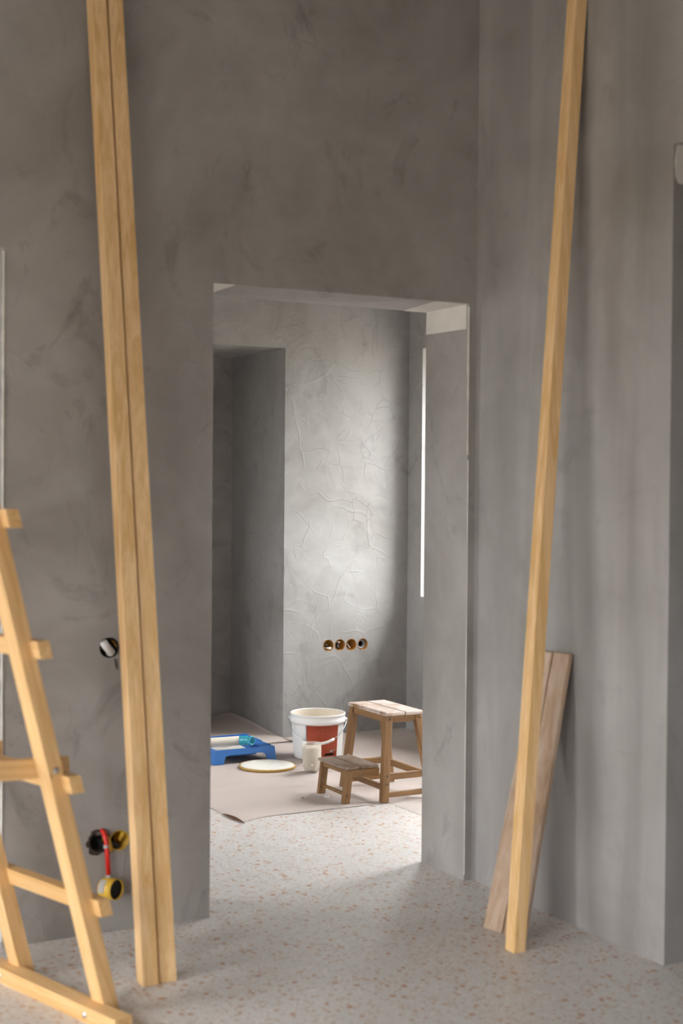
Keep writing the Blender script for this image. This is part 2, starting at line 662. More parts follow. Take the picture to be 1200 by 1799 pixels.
# small side room beyond the opening in the right wall
wall('wall_side_right', [(X2 + .85, X2 + 1.2, 0.9, Y1, 0, CH)], M['plaster'])
wall('wall_side_back', [(X1 + WT, X2 + 1.2, 0.55, 0.9, 0, CH)], M['plaster'])

# sockets cut into the plaster
FAR_SOCK = [(3.734, .5035), (3.807, .5035), (3.881, .5025), (3.955, .502)]
cut_round(wall_far, [(x, Y2, z, .0335) for x, z in FAR_SOCK], .055)
FR_SOCK = [(1.4525, .894), (1.4225, .2875), (1.4885, .286)]
cut_round(wall_front, [(x, Y1, z, .032) for x, z in FR_SOCK], .055)

# white undercoat patches and corner beads: parts of the walls
def patch(name, parent, pts, nrm, th, mat):
    bm = bmesh.new()
    n = Vector(nrm) * th
    prism(bm, [Vector(p) - n * .5 for p in pts], [Vector(p) + n for p in pts])
    return finish(bm, name, mat, parent)


patch('undercoat_patch', wall_front, [(DX1, A + .016, 1.968), (DX1, B - .003, 1.972), (DX1, B - .003, DZ), (DX1, A + .016, DZ)], (-1, 0, 0), .0015, M['white_plaster'])
patch('undercoat_patch', wall_front, [(2.640, A + .002, DZ), (DX1, A + .006, DZ), (DX1, B - .002, DZ), (2.682, B - .002, DZ)], (0, 0, -1), .0015, M['white_plaster'])
patch('undercoat_patch', wall_front, [(DX0 + .001, A + .001, DZ), (1.872, A + .001, DZ), (1.882, B - .002, DZ), (DX0 + .001, B - .002, DZ)], (0, 0, -1), .0015, M['white_plaster'])
pp = [(X1 + .012, 2.409), (X1 + .10, 2.409), (X1 + .27, 2.409), (X1 + .272, 2.30), (X1 + .09, 2.292), (X1 + .018, 2.297), (X1 + .009, 2.315), (X1 + .004, 2.36)]
patch('undercoat_patch', wall_right, [(x, RY1, z) for x, z in pp], (0, -1, 0), .002, M['white_plaster'])


def rough_bead(parent, x, y, z0, z1, w, seed, gaps=()):
    rnd = random.Random(seed)
    bm = bmesh.new()
    n = int((z1 - z0) / .03)
    ring = []
    for i in range(n + 1):
        z = z0 + (z1 - z0) * i / n
        ww = w * (.55 + .9 * rnd.random())
        for g0, g1 in gaps:
            if g0 < z < g1:
                ww *= .35
        ring.append([bm.verts.new((x - ww, y - .0005, z)), bm.verts.new((x - ww * .4, y - .003, z)), bm.verts.new((x + ww * .5, y - .003, z)), bm.verts.new((x + ww, y + .001, z))])
    for a, b in zip(ring, ring[1:]):
        for k in range(3):
            bm.faces.new((a[k], a[k + 1], b[k + 1], b[k]))
        bm.faces.new((a[3], a[0], b[0], b[3]))
    bm.faces.new(ring[0][::-1])
    bm.faces.new(ring[-1])
    return finish(bm, 'corner_bead', M['bead'], parent)


rough_bead(wall_front, DX1 - .001, A, 1.52, 2.045, .0042, 3, ((1.56, 1.72),))
rough_bead(wall_front, DX1 + .001, A, .02, 1.50, .0016, 4, ((.55, .7), (.95, 1.2)))
rough_bead(wall_front, LX1 - .003, A, .02, 2.10, .0038, 5)

# windows (frames and panes)
def window(name, xo, y0, y1, z0, z1, mull, turn=False):
    o = bpy.data.objects.new(name, None)
    o.location = (xo, (y0 + y1) / 2, z0)
    o['_o'] = list(o.location)
    link(o)
    struct(o)
    if turn:      # built on an X wall, then swung round to the back wall
        o.rotation_euler = (0, 0, math.pi / 2)
        o.location = ((y0 + y1) / 2, xo, z0)
    w = .055
    for (a, b, c, d) in ((y0, y1, z0, z0 + w), (y0, y1, z1 - w, z1), (y0, y0 + w, z0 + w, z1 - w), (y1 - w, y1, z0 + w, z1 - w)):
        bm = bmesh.new()
        box(bm, xo - .03, xo + .03, a, b, c, d)
        finish(bm, 'frame_rail', M['frame'], o)
    n = mull + 1
    iw = (y1 - y0 - 2 * w) / n
    for i in range(n):
        a = y0 + w + i * iw
        bm = bmesh.new()
        box(bm, xo - .004, xo + .004, a, a + iw, z0 + w, z1 - w)
        finish(bm, 'pane', M['glass'], o)
        if i:
            bm = bmesh.new()
            box(bm, xo - .025, xo + .025, a - .03, a + .03, z0 + w, z1 - w)
            finish(bm, 'mullion', M['frame'], o)


window('window_1', X2 + T - .05, *WIN_A, 0)
window('window_2', X2 + T - .05, *WIN_B, 0)
window('window_3', XL - T + .05, *WIN_L1, 1)
window('window_4', XL - T + .05, *WIN_L2, 1)
window('window_5', XFL - T + .05, *WIN_FL, 1)
window('fill_window', YB - T + .05, *FILL_BK, 1, True)  # unseen window added to brighten what faces the camera

# ------------------------------------------------------------------ masking paper on the far floor
def sheet(name, outline_fn, nx, ny, x0, x1, y0, y1, z, amp, mat, label):
    bm = bmesh.new()
    g = []
    for j in range(ny + 1):
        row = []
        for i in range(nx + 1):
            x = x0 + (x1 - x0) * i / nx
            y = y0 + (y1 - y0) * j / ny
            p = outline_fn(x, y, i / nx, j / ny)
            h = z + amp * (0.5 + .5 * mnoise.noise(Vector((x * 2.2, y * 2.2, z * 50))))
            row.append(bm.verts.new((p[0], p[1], h + (p[2] if len(p) > 2 else 0))))
        g.append(row)
    for j in range(ny):
        for i in range(nx):
            bm.faces.new((g[j][i], g[j][i + 1], g[j + 1][i + 1], g[j + 1][i]))
    bmesh.ops.solidify(bm, geom=bm.faces[:], thickness=.0008)
    o = finish(bm, name, mat, None, (x0, y0, 0), True)
    return tag(o, label, 'paper', 'masking paper sheets on the far floor')


def main_edge(x, y, u, v):
    # front edge dips to the torn corner on the left
    k = max(0, 1 - v * 6)
    e = 5.452 - .016 * u
    if u < .08:
        e -= (1 - u / .08) * .06
    return (x, y + k * (e - 5.44), 0)


sheet('masking_paper', main_edge, 40, 40, 2.412, 4.20, 5.44, 7.12, .0022, .0015, M['paper'],
      'beige masking paper under the stool, bucket and tray')


def alc_edge(x, y, u, v):
    lift = .045 * max(0, (u - .55) / .45) ** 2 * math.exp(-((v - .95) / .5) ** 2)
    return (x - .05 * max(0, v - .55) * (1 if u > .5 else 0) * u, y, lift)


sheet('masking_paper', alc_edge, 30, 24, 2.32, 3.44, 6.98, 7.83, .0052, .002, M['paper'],
      'brown-shaded masking paper laid into the alcove, edge curling at its side')
sheet('masking_paper', lambda x, y, u, v: (x, y, 0), 20, 12, 3.164, 4.20, 4.75, 5.50, .0008, .0006, M['paper2'],
      'pale paper strip along the window wall, beside the bare terrazzo')

# curled strip at the paper's torn corner; its dark colour paints the shade underneath
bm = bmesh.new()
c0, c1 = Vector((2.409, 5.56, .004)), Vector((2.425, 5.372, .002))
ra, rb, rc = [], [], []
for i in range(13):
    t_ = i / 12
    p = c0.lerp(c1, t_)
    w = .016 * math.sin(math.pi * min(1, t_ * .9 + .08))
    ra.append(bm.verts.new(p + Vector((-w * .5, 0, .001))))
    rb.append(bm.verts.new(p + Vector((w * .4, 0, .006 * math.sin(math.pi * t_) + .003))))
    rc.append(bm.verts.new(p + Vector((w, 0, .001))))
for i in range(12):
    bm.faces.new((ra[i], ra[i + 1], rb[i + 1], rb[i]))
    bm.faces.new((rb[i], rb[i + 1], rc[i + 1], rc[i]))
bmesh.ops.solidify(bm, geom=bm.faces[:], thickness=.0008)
tag(finish(bm, 'edge_shade_strip', M['shade_and_chip'], None, (2.415, 5.46, 0)), 'curled strip at the corner of the masking paper, coloured as the shade under its lifted edge', 'shade strip')

# ------------------------------------------------------------------ leaning battens
def batten(name, bx0, bx1, by0, by1, tx0, tx1, ty0, ty1, z1, mat, label, z0=0.0, group=None, cat='batten'):
    bm = bmesh.new()
    prism(bm, [(bx0, by0, z0), (bx1, by0, z0), (bx1, by1, z0), (bx0, by1, z0)],
          [(tx0, ty0, z1), (tx1, ty0, z1), (tx1, ty1, z1), (tx0, ty1, z1)])
    bevel(bm, .0022, 2)
    o = finish(bm, name, mat, None, ((bx0 + bx1) / 2, (by0 + by1) / 2, z0))
    return tag(o, label, cat, group)


ZT = 3.02
batten('pine_batten', 1.381, 1.4285, 3.737, 3.790, 1.359, 1.4065, 4.198, 4.251, ZT, M['pine'],
       'tall pine batten on the socket side of the leaning pair', group='tall pine battens leaning on the walls')
batten('pine_batten', 1.4345, 1.4845, 3.744, 3.792, 1.4125, 1.4605, 4.203, 4.251, ZT, M['pine'],
       'tall pine batten on the doorway side of the leaning pair', group='tall pine battens leaning on the walls')
batten('pine_batten', 2.474, 2.518, 3.508, 3.556, 2.7655, 2.8095, 3.635, 3.683, 2.955, M['pine'],
       'single tall pine batten leaning on the streaked wall before two short boards', group='tall pine battens leaning on the walls')


def board(bot, top, th, z1, label):
    bm = bmesh.new()
    (bx, by), (bx2, by2) = bot
    (tx, ty), (tx2, ty2) = top
    d = Vector((bx2 - bx, by2 - by, 0)).normalized()
    n = Vector((-d.y, d.x, 0)) * th
    if n.x < 0:
        n = -n
    prism(bm, [(bx, by, 0), (bx2, by2, 0), (bx2 + n.x, by2 + n.y, 0), (bx + n.x, by + n.y, 0)],
          [(tx, ty, z1), (tx2, ty2, z1), (tx2 + th, ty2, z1), (tx + th, ty, z1)])
    bevel(bm, .004, 3)
    o = finish(bm, 'limewashed_board', M['board'], None, ((bx + bx2) / 2, (by + by2) / 2, 0))
    tag(o, label, 'board', 'short boards leaning on the streaked wall')


board(((2.532, 3.763), (2.548, 3.683)), ((2.789, 3.840), (2.789, 3.757)), .019, .868,
      'short limewashed board leaning beside the tall batten, nearer the doorway')
board(((2.549, 3.676), (2.567, 3.592)), ((2.789, 3.750), (2.789, 3.668)), .019, .872,
      'short limewashed board behind the tall batten, farther from the doorway')

# ------------------------------------------------------------------ wooden A-frame ladder
ang = math.atan2(.29, .957)
lu = Vector((-math.sin(ang), math.cos(ang), 0))
lv = Vector((math.cos(ang), math.sin(ang), 0))


def L(v, u, z):
    return lv * v + lu * u + Vector((0, 0, z))


base = L(2.0, 3.28, 0)
ladder = thing('wooden_ladder', base, 'pine A-frame ladder with projecting rungs and bolted foot rail', 'ladder')
SL = .2735
VF = 2.192                       # underside of the rail at the floor


def lprism(name, pts0, pts1, mat=None, parent=ladder, bev=.002):
    """oblong piece; built along local Z so the grain follows its length"""
    a = sum((Vector(p) for p in pts0), Vector()) / len(pts0)
    b = sum((Vector(p) for p in pts1), Vector()) / len(pts1)
    d = (b - a).normalized()
    rot = Vector((0, 0, 1)).rotation_difference(d)
    inv = rot.inverted()
    bm = bmesh.new()
    prism(bm, [inv @ (Vector(p) - a) for p in pts0], [inv @ (Vector(p) - a) for p in pts1])
    if bev:
        bevel(bm, bev, 2)
    bmesh.ops.recalc_face_normals(bm, faces=bm.faces)
    me = bpy.data.meshes.new(name)
    bm.to_mesh(me)
    bm.free()
    me.materials.append(mat or M['pine_ladder'])
    o = bpy.data.objects.new(name, me)
    o.rotation_mode = 'QUATERNION'
    o.rotation_quaternion = rot
    o.location = a - Vector(parent['_o'])
    link(o, parent)
    return o


ZTOP = 1.92
RW, RD = .0465, .054


def rail(u0, sgn, v_foot):
    v1 = v_foot - sgn * SL * ZTOP
    w = sgn * RW
    return lprism('rail', [L(v_foot, u0, 0), L(v_foot + w, u0, 0), L(v_foot + w, u0 + RD, 0), L(v_foot, u0 + RD, 0)],
                  [L(v1, u0, ZTOP), L(v1 + w, u0, ZTOP), L(v1 + w, u0 + RD, ZTOP), L(v1, u0 + RD, ZTOP)])


UA, UB = 3.050, 3.455
rA = rail(UA, 1, VF)
rB = rail(UB, 1, VF)
VM = VF - SL * ZTOP - .004
VF2 = 2 * VM - VF
rail(UA + .0, -1, VF2)
rail(UB + .0, -1, VF2)


def rung(z, sgn, e0=.034, e1=.034):
    vr = (VF if sgn > 0 else VF2) + sgn * (RW - SL * z)
    a0, a1 = vr - sgn * .012, vr + sgn * .026
    k = SL * .023 * sgn
    ring = lambda u: [L(a0 + k, u, z - .023), L(a1 + k, u, z - .023), L(a1 - k, u, z + .023), L(a0 - k, u, z + .023)]
    return lprism('rung', ring(UA - e0), ring(UB + RD + e1))


for z in (.307, .640, .990, 1.318, 1.65):
    rung(z, 1)
for z in (.45, 1.1, 1.65):
    rung(z, -1, .0, .0)
# foot rail (on the floor, under side of the rails) with two bolts
lprism('foot_rail', [L(2.135, 2.935, 0), L(2.190, 2.935, 0), L(2.190, 2.935, .043), L(2.135, 2.935, .043)],
       [L(2.135, 3.62, 0), L(2.190, 3.62, 0), L(2.190, 3.62, .043), L(2.135, 3.62, .043)])


def bolt(p, d, r=.006, parent=ladder, mat=None, name='bolt', hh=.005):
    bm = bmesh.new()
    lathe(bm, [(r, -.003), (r, hh * .6), (r * .6, hh)], 10, Vector(p) - Vector(parent['_o']), axis_to(d), True, True)
    return finish(bm, name, mat or M['steel'], parent, (0, 0, 0), False)


for u in (3.068, 3.480):
    bolt(L(2.135, u, .022), -lv, .0075)
# spreader between the two halves
for us in (UA + RD + .001, UB - .027):
    lprism('spreader', [L(2.110, us, .643), L(2.110, us + .026, .643), L(2.110, us + .026, .694), L(2.110, us, .694)],
           [L(VF2 - .0 - .02 + SL * .7, us, .700), L(VF2 - .02 + SL * .7, us + .026, .700), L(VF2 - .02 + SL * .7, us + .026, .751), L(VF2 - .02 + SL * .7, us, .751)])
bolt(L(2.030, UA, .677), -lu, .0085)
lprism('top_pivot', [L(VM - .02, UA - .03, ZTOP - .05), L(VM + .02, UA - .03, ZTOP - .05), L(VM + .02, UA - .03, ZTOP - .01), L(VM - .02, UA - .03, ZTOP - .01)],
       [L(VM - .02, UB + .084, ZTOP - .05), L(VM + .02, UB + .084, ZTOP - .05), L(VM + .02, UB + .084, ZTOP - .01), L(VM - .02, UB + .084, ZTOP - .01)])

# ------------------------------------------------------------------ step stool
SX0, SX1, SY0, SY1, SZ = 3.158, 3.356, 5.474, 5.836, .397
stool = thing('step_stool', (3.2, 5.65, .004), 'brown wooden two-step folding stool with dusty worn treads', 'step stool')
G = .0035      # resting on the paper


def sbox(name, x0, x1, y0, y1, z0, z1, mat='stool', bev=.003):
    dims = [x1 - x0, y1 - y0, z1 - z0]
    ax = dims.index(max(dims))
    if ax == 0:
        p0 = [(x0, y0, z0), (x0, y1, z0), (x0, y1, z1), (x0, y0, z1)]
        p1 = [(x1, *p[1:]) for p in p0]
    elif ax == 1:
        p0 = [(x0, y0, z0), (x1, y0, z0), (x1, y0, z1), (x0, y0, z1)]
        p1 = [(p[0], y1, p[2]) for p in p0]
    else:
        p0 = [(x0, y0, z0), (x1, y0, z0), (x1, y1, z0), (x0, y1, z0)]
        p1 = [(p[0], p[1], z1) for p in p0]
    return lprism(name, p0, p1, M[mat], stool, bev)


def sleg(name, bx, by, tx, ty, z1, wx, wy, z0=G):
    return lprism(name, rect(bx, by, z0, wx, wy), rect(tx, ty, z1, wx, wy), M['stool'], stool, .003)


def seat_plank(name, x0, x1, y0, y1, z0, z1, mat):
    bm = bmesh.new()
    o_ = Vector(stool['_o'])
    box(bm, x0, x1, y0, y1, z0, z1)
    bevel(bm, .006, 3)
    return finish(bm, name, M[mat], stool)


xm = (SX0 + SX1) / 2
seat_plank('seat_plank', SX0, xm - .002, SY0, SY1, SZ - .017, SZ, 'seat_big')
seat_plank('seat_plank', xm + .002, SX1, SY0, SY1, SZ - .017, SZ, 'seat_big')
LW, LD = .036, .030       # leg width along X / Y
zt = SZ - .0175
legs = {}
for nm, sx, sy in (('fn', -1, -1), ('ff', -1, 1), ('bn', 1, -1), ('bf', 1, 1)):
    tx = (SX0 + .022) if sx < 0 else (SX1 - .024)
    bx = 3.142 if sx < 0 else 3.392
    ty = (SY0 + .026) if sy < 0 else (SY1 - .026)
    by = 5.461 if sy < 0 else 5.838
    legs[nm] = (bx, by, tx, ty)
    sleg('leg', bx, by, tx, ty, zt, LW, LD)


def leg_at(nm, z):
    bx, by, tx, ty = legs[nm]
    k = (z - G) / (zt - G)
    return bx + (tx - bx) * k, by + (ty - by) * k


# aprons under the big seat
for s in ('n', 'f'):
    xa, ya = leg_at('f' + s, .36)
    xb, yb = leg_at('b' + s, .36)
    sbox('apron', xa + LW / 2 - .002, xb - LW / 2 + .002, ya - .010, ya + .010, SZ - .048, SZ - .018)
for s in ('f', 'b'):
    xa, ya = leg_at(s + 'n', .36)
    xb, yb = leg_at(s + 'f', .36)
    sbox('apron', xa - .009, xa + .009, ya + LD / 2 - .002, yb - LD / 2 + .002, SZ - .048, SZ - .018)
# side stretchers (upper) and low side runners
for s in ('n', 'f'):
    for (z0, z1, nm2) in ((.098, .128, 'stretcher'), (.022, .046, 'runner')):
        xa, ya = leg_at('f' + s, (z0 + z1) / 2)
        xb, yb = leg_at('b' + s, (z0 + z1) / 2)
        sbox(nm2, xa + LW / 2 - .002, xb - LW / 2 + .002, ya - .008, ya + .008, z0, z1)
for s, z0, z1 in (('f', .052, .078), ('b', .088, .118)):
    xa, ya = leg_at(s + 'n', (z0 + z1) / 2)
    xb, yb = leg_at(s + 'f', (z0 + z1) / 2)
    sbox('cross_stretcher', xa - .008, xa + .008, ya + LD / 2 - .002, yb - LD / 2 + .002, z0, z1)
# screws on the near legs
for nm, z in (('fn', .365), ('bn', .365), ('fn', .118), ('fn', .083)):
    x, y = leg_at(nm, z)
    bolt((x + .004, y - LD / 2 - .001, z), (0, -1, 0), .004, stool, M['dark_steel'], 'screw', .002)
# low step
TX0, TX1, TY0, TY1, TZ = 2.972, 3.146, 5.512, 5.778, .163
txm = (TX0 + TX1) / 2 - .01
seat_plank('step_plank', TX0, txm - .0015, TY0, TY1, TZ - .014, TZ, 'seat_small')
seat_plank('step_plank', txm + .0015, TX1, TY0, TY1, TZ - .014, TZ, 'seat_small')
for sy in (-1, 1):
    y = (TY0 + .016) if sy < 0 else (TY1 - .016)
    yb = 5.514 if sy < 0 else 5.748
    sleg('step_leg', 2.976, yb, 3.000, y, TZ - .0145, .036, .022)
    # side rail carrying the tread back to the big legs
    sbox('step_side_rail', 3.014, 3.152, y - .009, y + .009, TZ - .052, TZ - .015)
    bolt((2.977 + .004, yb - .0125 if sy < 0 else yb - .0125, .038), (0, -1, 0), .0045, stool, M['stool'], 'dowel_plug', .002)
sbox('step_apron', 2.985, 3.000, TY0 + .026, TY1 - .026, TZ - .036, TZ - .015)
bm = bmesh.new()
o_ = Vector(stool['_o'])
lathe(bm, [(.0085, 0), (.0085, TY1 - TY0 - .03)], 14, (2.9805, TY0 + .012, .042), axis_to((0, 1, 0)), True, True)
finish(bm, 'dowel', M['stool'], stool, None, True)
for z in (.1535, .138):
    bolt((3.152, 5.49, z), (0, -1, 0), .006, stool, M['steel'], 'hinge_bolt', .012)
bolt((3.150, 5.815, .155), (-1, 0, 0), .006, stool, M['steel'], 'hinge_bolt', .008)

# ------------------------------------------------------------------ bucket
BX, BY = 3.366, 6.545
bucket = thing('paint_bucket', (BX, BY, .004), 'white plastic paint bucket with red label and wire handle', 'bucket')
H = .235
bm = bmesh.new()
rb_, rt = .124, .139
prof = [(.001, .004), (rb_ - .006, .004), (rb_, .010)]
for i in range(1, 9):
    z = .010 + (H - .048 - .010) * i / 8
    prof.append((rb_ + (rt - rb_) * (z / H), z))
prof += [(.1435, H - .046), (.1445, H - .040), (.1445, H - .026), (.1415, H - .024), (.1415, H - .010), (.1435, H - .008), (.1435, H - .002), (.1415, H), (.1385, H), (.1375, H - .004), (.136, H - .03), (.121, .02), (.001, .018)]
lathe(bm, prof, 64, (BX, BY, 0))
body = finish(bm, 'body', [M['bucket'], M['bucket_in']], bucket, None, True)
np_ = len(prof)
for p in body.data.polygons:
    c = p.center
    r = math.hypot(c.x, c.y)
    if p.index >= (np_ - 4) * 64:
        p.material_index = 1


def bucket_r(z):
    return rb_ + (rt - rb_) * (z / H) + .0012


view = math.atan2(-BY, -BX)        # towards the camera


def curved_patch(name, a0, a1, z0, z1, mat, off=0.0, n=24, nz=4):
    bm = bmesh.new()
    g = []
    for j in range(nz + 1):
        z = z0 + (z1 - z0) * j / nz
        row = []
        for i in range(n + 1):
            a = view + math.radians(a0 + (a1 - a0) * i / n)
            r = bucket_r(z) + off
            row.append(bm.verts.new((BX + r * math.cos(a), BY + r * math.sin(a), z)))
        g.append(row)
    for j in range(nz):
        for i in range(n):
            bm.faces.new((g[j][i], g[j][i + 1], g[j + 1][i + 1], g[j + 1][i]))
    bmesh.ops.solidify(bm, geom=bm.faces[:], thickness=-.0006)
    return finish(bm, name, mat, bucket, None, True)


lab = curved_patch('label', -25, 50, .022, .184, M['label'])
curved_patch('label_border', -29, -25.2, .022, .186, M['bucket'])
curved_patch('label_black_bar', 17, 40, .030, .041, M['black'], .0006, 8, 1)
curved_patch('label_emblem', 29, 37, .046, .058, M['white_cable'], .0006, 4, 1)
curved_patch('label_emblem', 40, 44, .052, .062, M['white_cable'], .0006, 4, 1)
# handle: ears, wire, grip. The wire hangs down in front of the bucket
hdir = Vector((math.cos(view), math.sin(view), 0))
hside = Vector((-hdir.y, hdir.x, 0))      # right hand side seen from the camera
ear = []
aE = math.radians(8)
for s in (-1, 1):
    p = Vector((BX, BY, H - .033)) + (hside * s * math.cos(aE) + hdir * math.sin(aE) * s) * .146
    ear.append(p)
    bm = bmesh.new()
    lathe(bm, [(.009, -.006), (.009, .006), (.004, .009)], 12, p, axis_to(hside * s), True, True)
    finish(bm, 'handle_ear', M['bucket'], bucket)
pts = []
for i in range(33):
    t_ = i / 32
    a = math.pi * t_
    side = -math.cos(a)
    drop = math.sin(a)
    p = Vector((BX, BY, H - .033)) + hside * side * .149 * (1 if abs(side) > .0 else 1) + hdir * (.150 * drop + .004) + Vector((0, 0, -.105 * drop ** 1.2))
    pts.append(p)
bm = bmesh.new()
tube(bm, pts, .0021, 8)
finish(bm, 'wire_handle', M['steel'], bucket, None, True)
bm = bmesh.new()
gp = [p + hdir * .002 for p in pts[15:23]]
tube(bm, gp, .0075, 12)
finish(bm, 'handle_grip', M['bucket'], bucket, None, True)

# ------------------------------------------------------------------ bucket lid on the floor
LXc, LYc = 3.012, 6.402
lid = thing('bucket_lid', (LXc, LYc, .004), 'round white bucket lid with ochre rim lying on the paper', 'lid')
bm = bmesh.new()
lathe(bm, [(.001, .0165), (.085, .0165), (.088, .018), (.117, .018), (.121, .0165), (.131, .0172), (.134, .015), (.134, .012)], 64, (LXc, LYc, 0))
finish(bm, 'lid_disc', M['bucket_in'] if False else M['crumb'], lid, None, True)
bm = bmesh.new()
lathe(bm, [(.134, .0145), (.1385, .0165), (.140, .014), (.140, .0045), (.136, .004), (.130, .004), (.130, .012)], 64, (LXc, LYc, 0))
finish(bm, 'lid_rim', M['lid_rim'], lid, None, True)

# ------------------------------------------------------------------ cut-off bottle with paint
PX, PY = 3.160, 6.205
bottle = thing('cut_bottle', (PX, PY, .004), 'cut-off clear plastic bottle holding cream paint by the bucket', 'cut bottle')


def petal(a, k):
    amp = (0.20, .16, .10, .04, 0, 0, 0, 0)[k] if k < 8 else 0
    return 1 - amp * (.5 - .5 * math.cos(5 * a + .6))


def petal_in(a, k):
    amp = (.10, .04, 0, 0, 0)[k] if k < 5 else 0
    return 1 - amp * (.5 - .5 * math.cos(5 * a + .6))


bm = bmesh.new()
lathe(bm, [(.030, .005), (.036, .008), (.041, .022), (.0455, .045), (.0465, .065), (.0465, .10), (.047, .12), (.048, .146)], 60, (PX, PY, 0), None, True, False, petal)
bmesh.ops.solidify(bm, geom=bm.faces[:], thickness=.0008)
finish(bm, 'bottle_wall', M['pet'], bottle, None, True)
bm = bmesh.new()
lathe(bm, [(.032, .016), (.038, .024), (.044, .045), (.0452, .065), (.0452, .128), (.001, .128)], 60, (PX, PY, 0), None, True, False, petal_in)
finish(bm, 'paint', M['bucket_in'], bottle, None, True)

# ------------------------------------------------------------------ paint tray
TRX0, TRX1, TRY0, TRY1, TRZ = 2.800, 3.128, 6.562, 6.912, .071
tray = thing('paint_tray', ((TRX0 + TRX1) / 2, (TRY0 + TRY1) / 2, .004), 'blue plastic paint tray on four stubby legs', 'paint tray')
g0 = .0035


def skirt(name, p, q, z_leg=g0):
    """side panel with an arch, from point p to q (outer top edge), flaring outwards to the feet"""
    p, q = Vector(p), Vector(q)
    d = (q - p)
    ln = d.length
    d.normalize()
    out = Vector((d.y, -d.x, 0))
    fl = .008

    def P(s, z):
        k = (TRZ - z) / TRZ
        return p + d * s + out * fl * k + Vector((0, 0, z - p.z))
    foot = .048
    outline = [(-.0 - fl * .9, g0), (foot - .006, g0), (foot + .002, .030), (foot + .010, .042), (foot + .026, .048),
               (ln - foot - .026, .048), (ln - foot - .010, .042), (ln - foot - .002, .030), (ln - foot + .006, g0), (ln + fl * .9, g0),
               (ln, TRZ), (0, TRZ)]
    bm = bmesh.new()
    top = [P(s, z) for s, z in outline]
    th = .0035
    bot = [v - out * th for v in top]
    n = len(top)
    va = [bm.verts.new(v) for v in top]
    vb = [bm.verts.new(v) for v in bot]
    tri = [(0, 1, 2, 11), (11, 2, 3), (11, 3, 4), (11, 4, 5, 10), (10, 5, 6), (10, 6, 7), (10, 7, 8, 9)]
    for f in tri:
        bm.faces.new([va[i] for i in f])
        bm.faces.new([vb[i] for i in f][::-1])
    for i in range(n):
        j = (i + 1) % n
        bm.faces.new((va[j], va[i], vb[i], vb[j]))
    return finish(bm, name, M['blue'], tray)


cs = [(TRX0, TRY0, TRZ), (TRX1, TRY0, TRZ), (TRX1, TRY1, TRZ), (TRX0, TRY1, TRZ)]
for i in range(4):
    skirt('side_panel', cs[i], cs[(i + 1) % 4])
# rim + basin + ribbed deck as one moulded top
bm = bmesh.new()
DK = 3.055
w = .012


def ring4(x0, x1, y0, y1, z):
    return [bm.verts.new((x0, y0, z)), bm.verts.new((x1, y0, z)), bm.verts.new((x1, y1, z)), bm.verts.new((x0, y1, z))]


r0 = ring4(TRX0, TRX1, TRY0, TRY1, TRZ)
r1 = ring4(TRX0, TRX1, TRY0, TRY1, TRZ + .003)
r2 = ring4(TRX0 + w, DK, TRY0 + w, TRY1 - w, TRZ + .003)
r3 = ring4(TRX0 + w + .01, DK - .02, TRY0 + w + .012, TRY1 - w - .012, TRZ - .034)
for a, b in ((r0, r1), (r2, r3)):
    for i in range(4):
        bm.faces.new((a[i], a[(i + 1) % 4], b[(i + 1) % 4], b[i]))
for i in range(4):
    bm.faces.new((r1[i], r1[(i + 1) % 4], r2[(i + 1) % 4], r2[i]))
bm.faces.new(r3)
finish(bm, 'basin', M['blue'], tray)
for i in range(7):
    y = TRY0 + .035 + i * .045
    bm = bmesh.new()
    box(bm, DK + .008, TRX1 - .008, y, y + .014, TRZ + .002, TRZ + .0055)
    finish(bm, 'rib', M['blue'], tray)
bm = bmesh.new()
for (x0, x1, y0, y1, h) in ((TRX0, TRX1, TRY1 - .008, TRY1, .012), (TRX1 - .006, TRX1, TRY0 + .16, TRY1 - .008, .008)):
    box(bm, x0, x1, y0, y1, TRZ + .002, TRZ + h)
finish(bm, 'raised_rim', M['blue'], tray)
# paint left in the basin and splashed up its back wall
bm = bmesh.new()
rnd = random.Random(2)
ring = []
for i in range(40):
    a = 2 * math.pi * i / 40
    ca, sa = math.cos(a), math.sin(a)
    k = 1 / max(abs(ca), abs(sa))
    k *= .93 + .07 * rnd.random()
    ring.append(bm.verts.new((2.925 + ca * k * .098, 6.735 + sa * k * .145, TRZ - .018)))
bm.faces.new(ring)
finish(bm, 'paint_pool', M['paint'], tray)
for i in range(16):
    x = 2.84 + rnd.random() * .20
    s = .006 + rnd.random() * .012
    z = TRZ - .016 + rnd.random() * .010
    bm = bmesh.new()
    y = TRY1 - w - .0075 + (z - TRZ) * .25
    pts_ = [(x + s * 1.8 * math.cos(2 * math.pi * k / 9) * (.6 + .6 * rnd.random()), z + s * .7 * math.sin(2 * math.pi * k / 9) * (.6 + .6 * rnd.random())) for k in range(9)]
    prism(bm, [(px, y - .001, pz) for px, pz in pts_], [(px, y + .002, pz) for px, pz in pts_])
    finish(bm, 'paint_splash', M['paint'], tray)

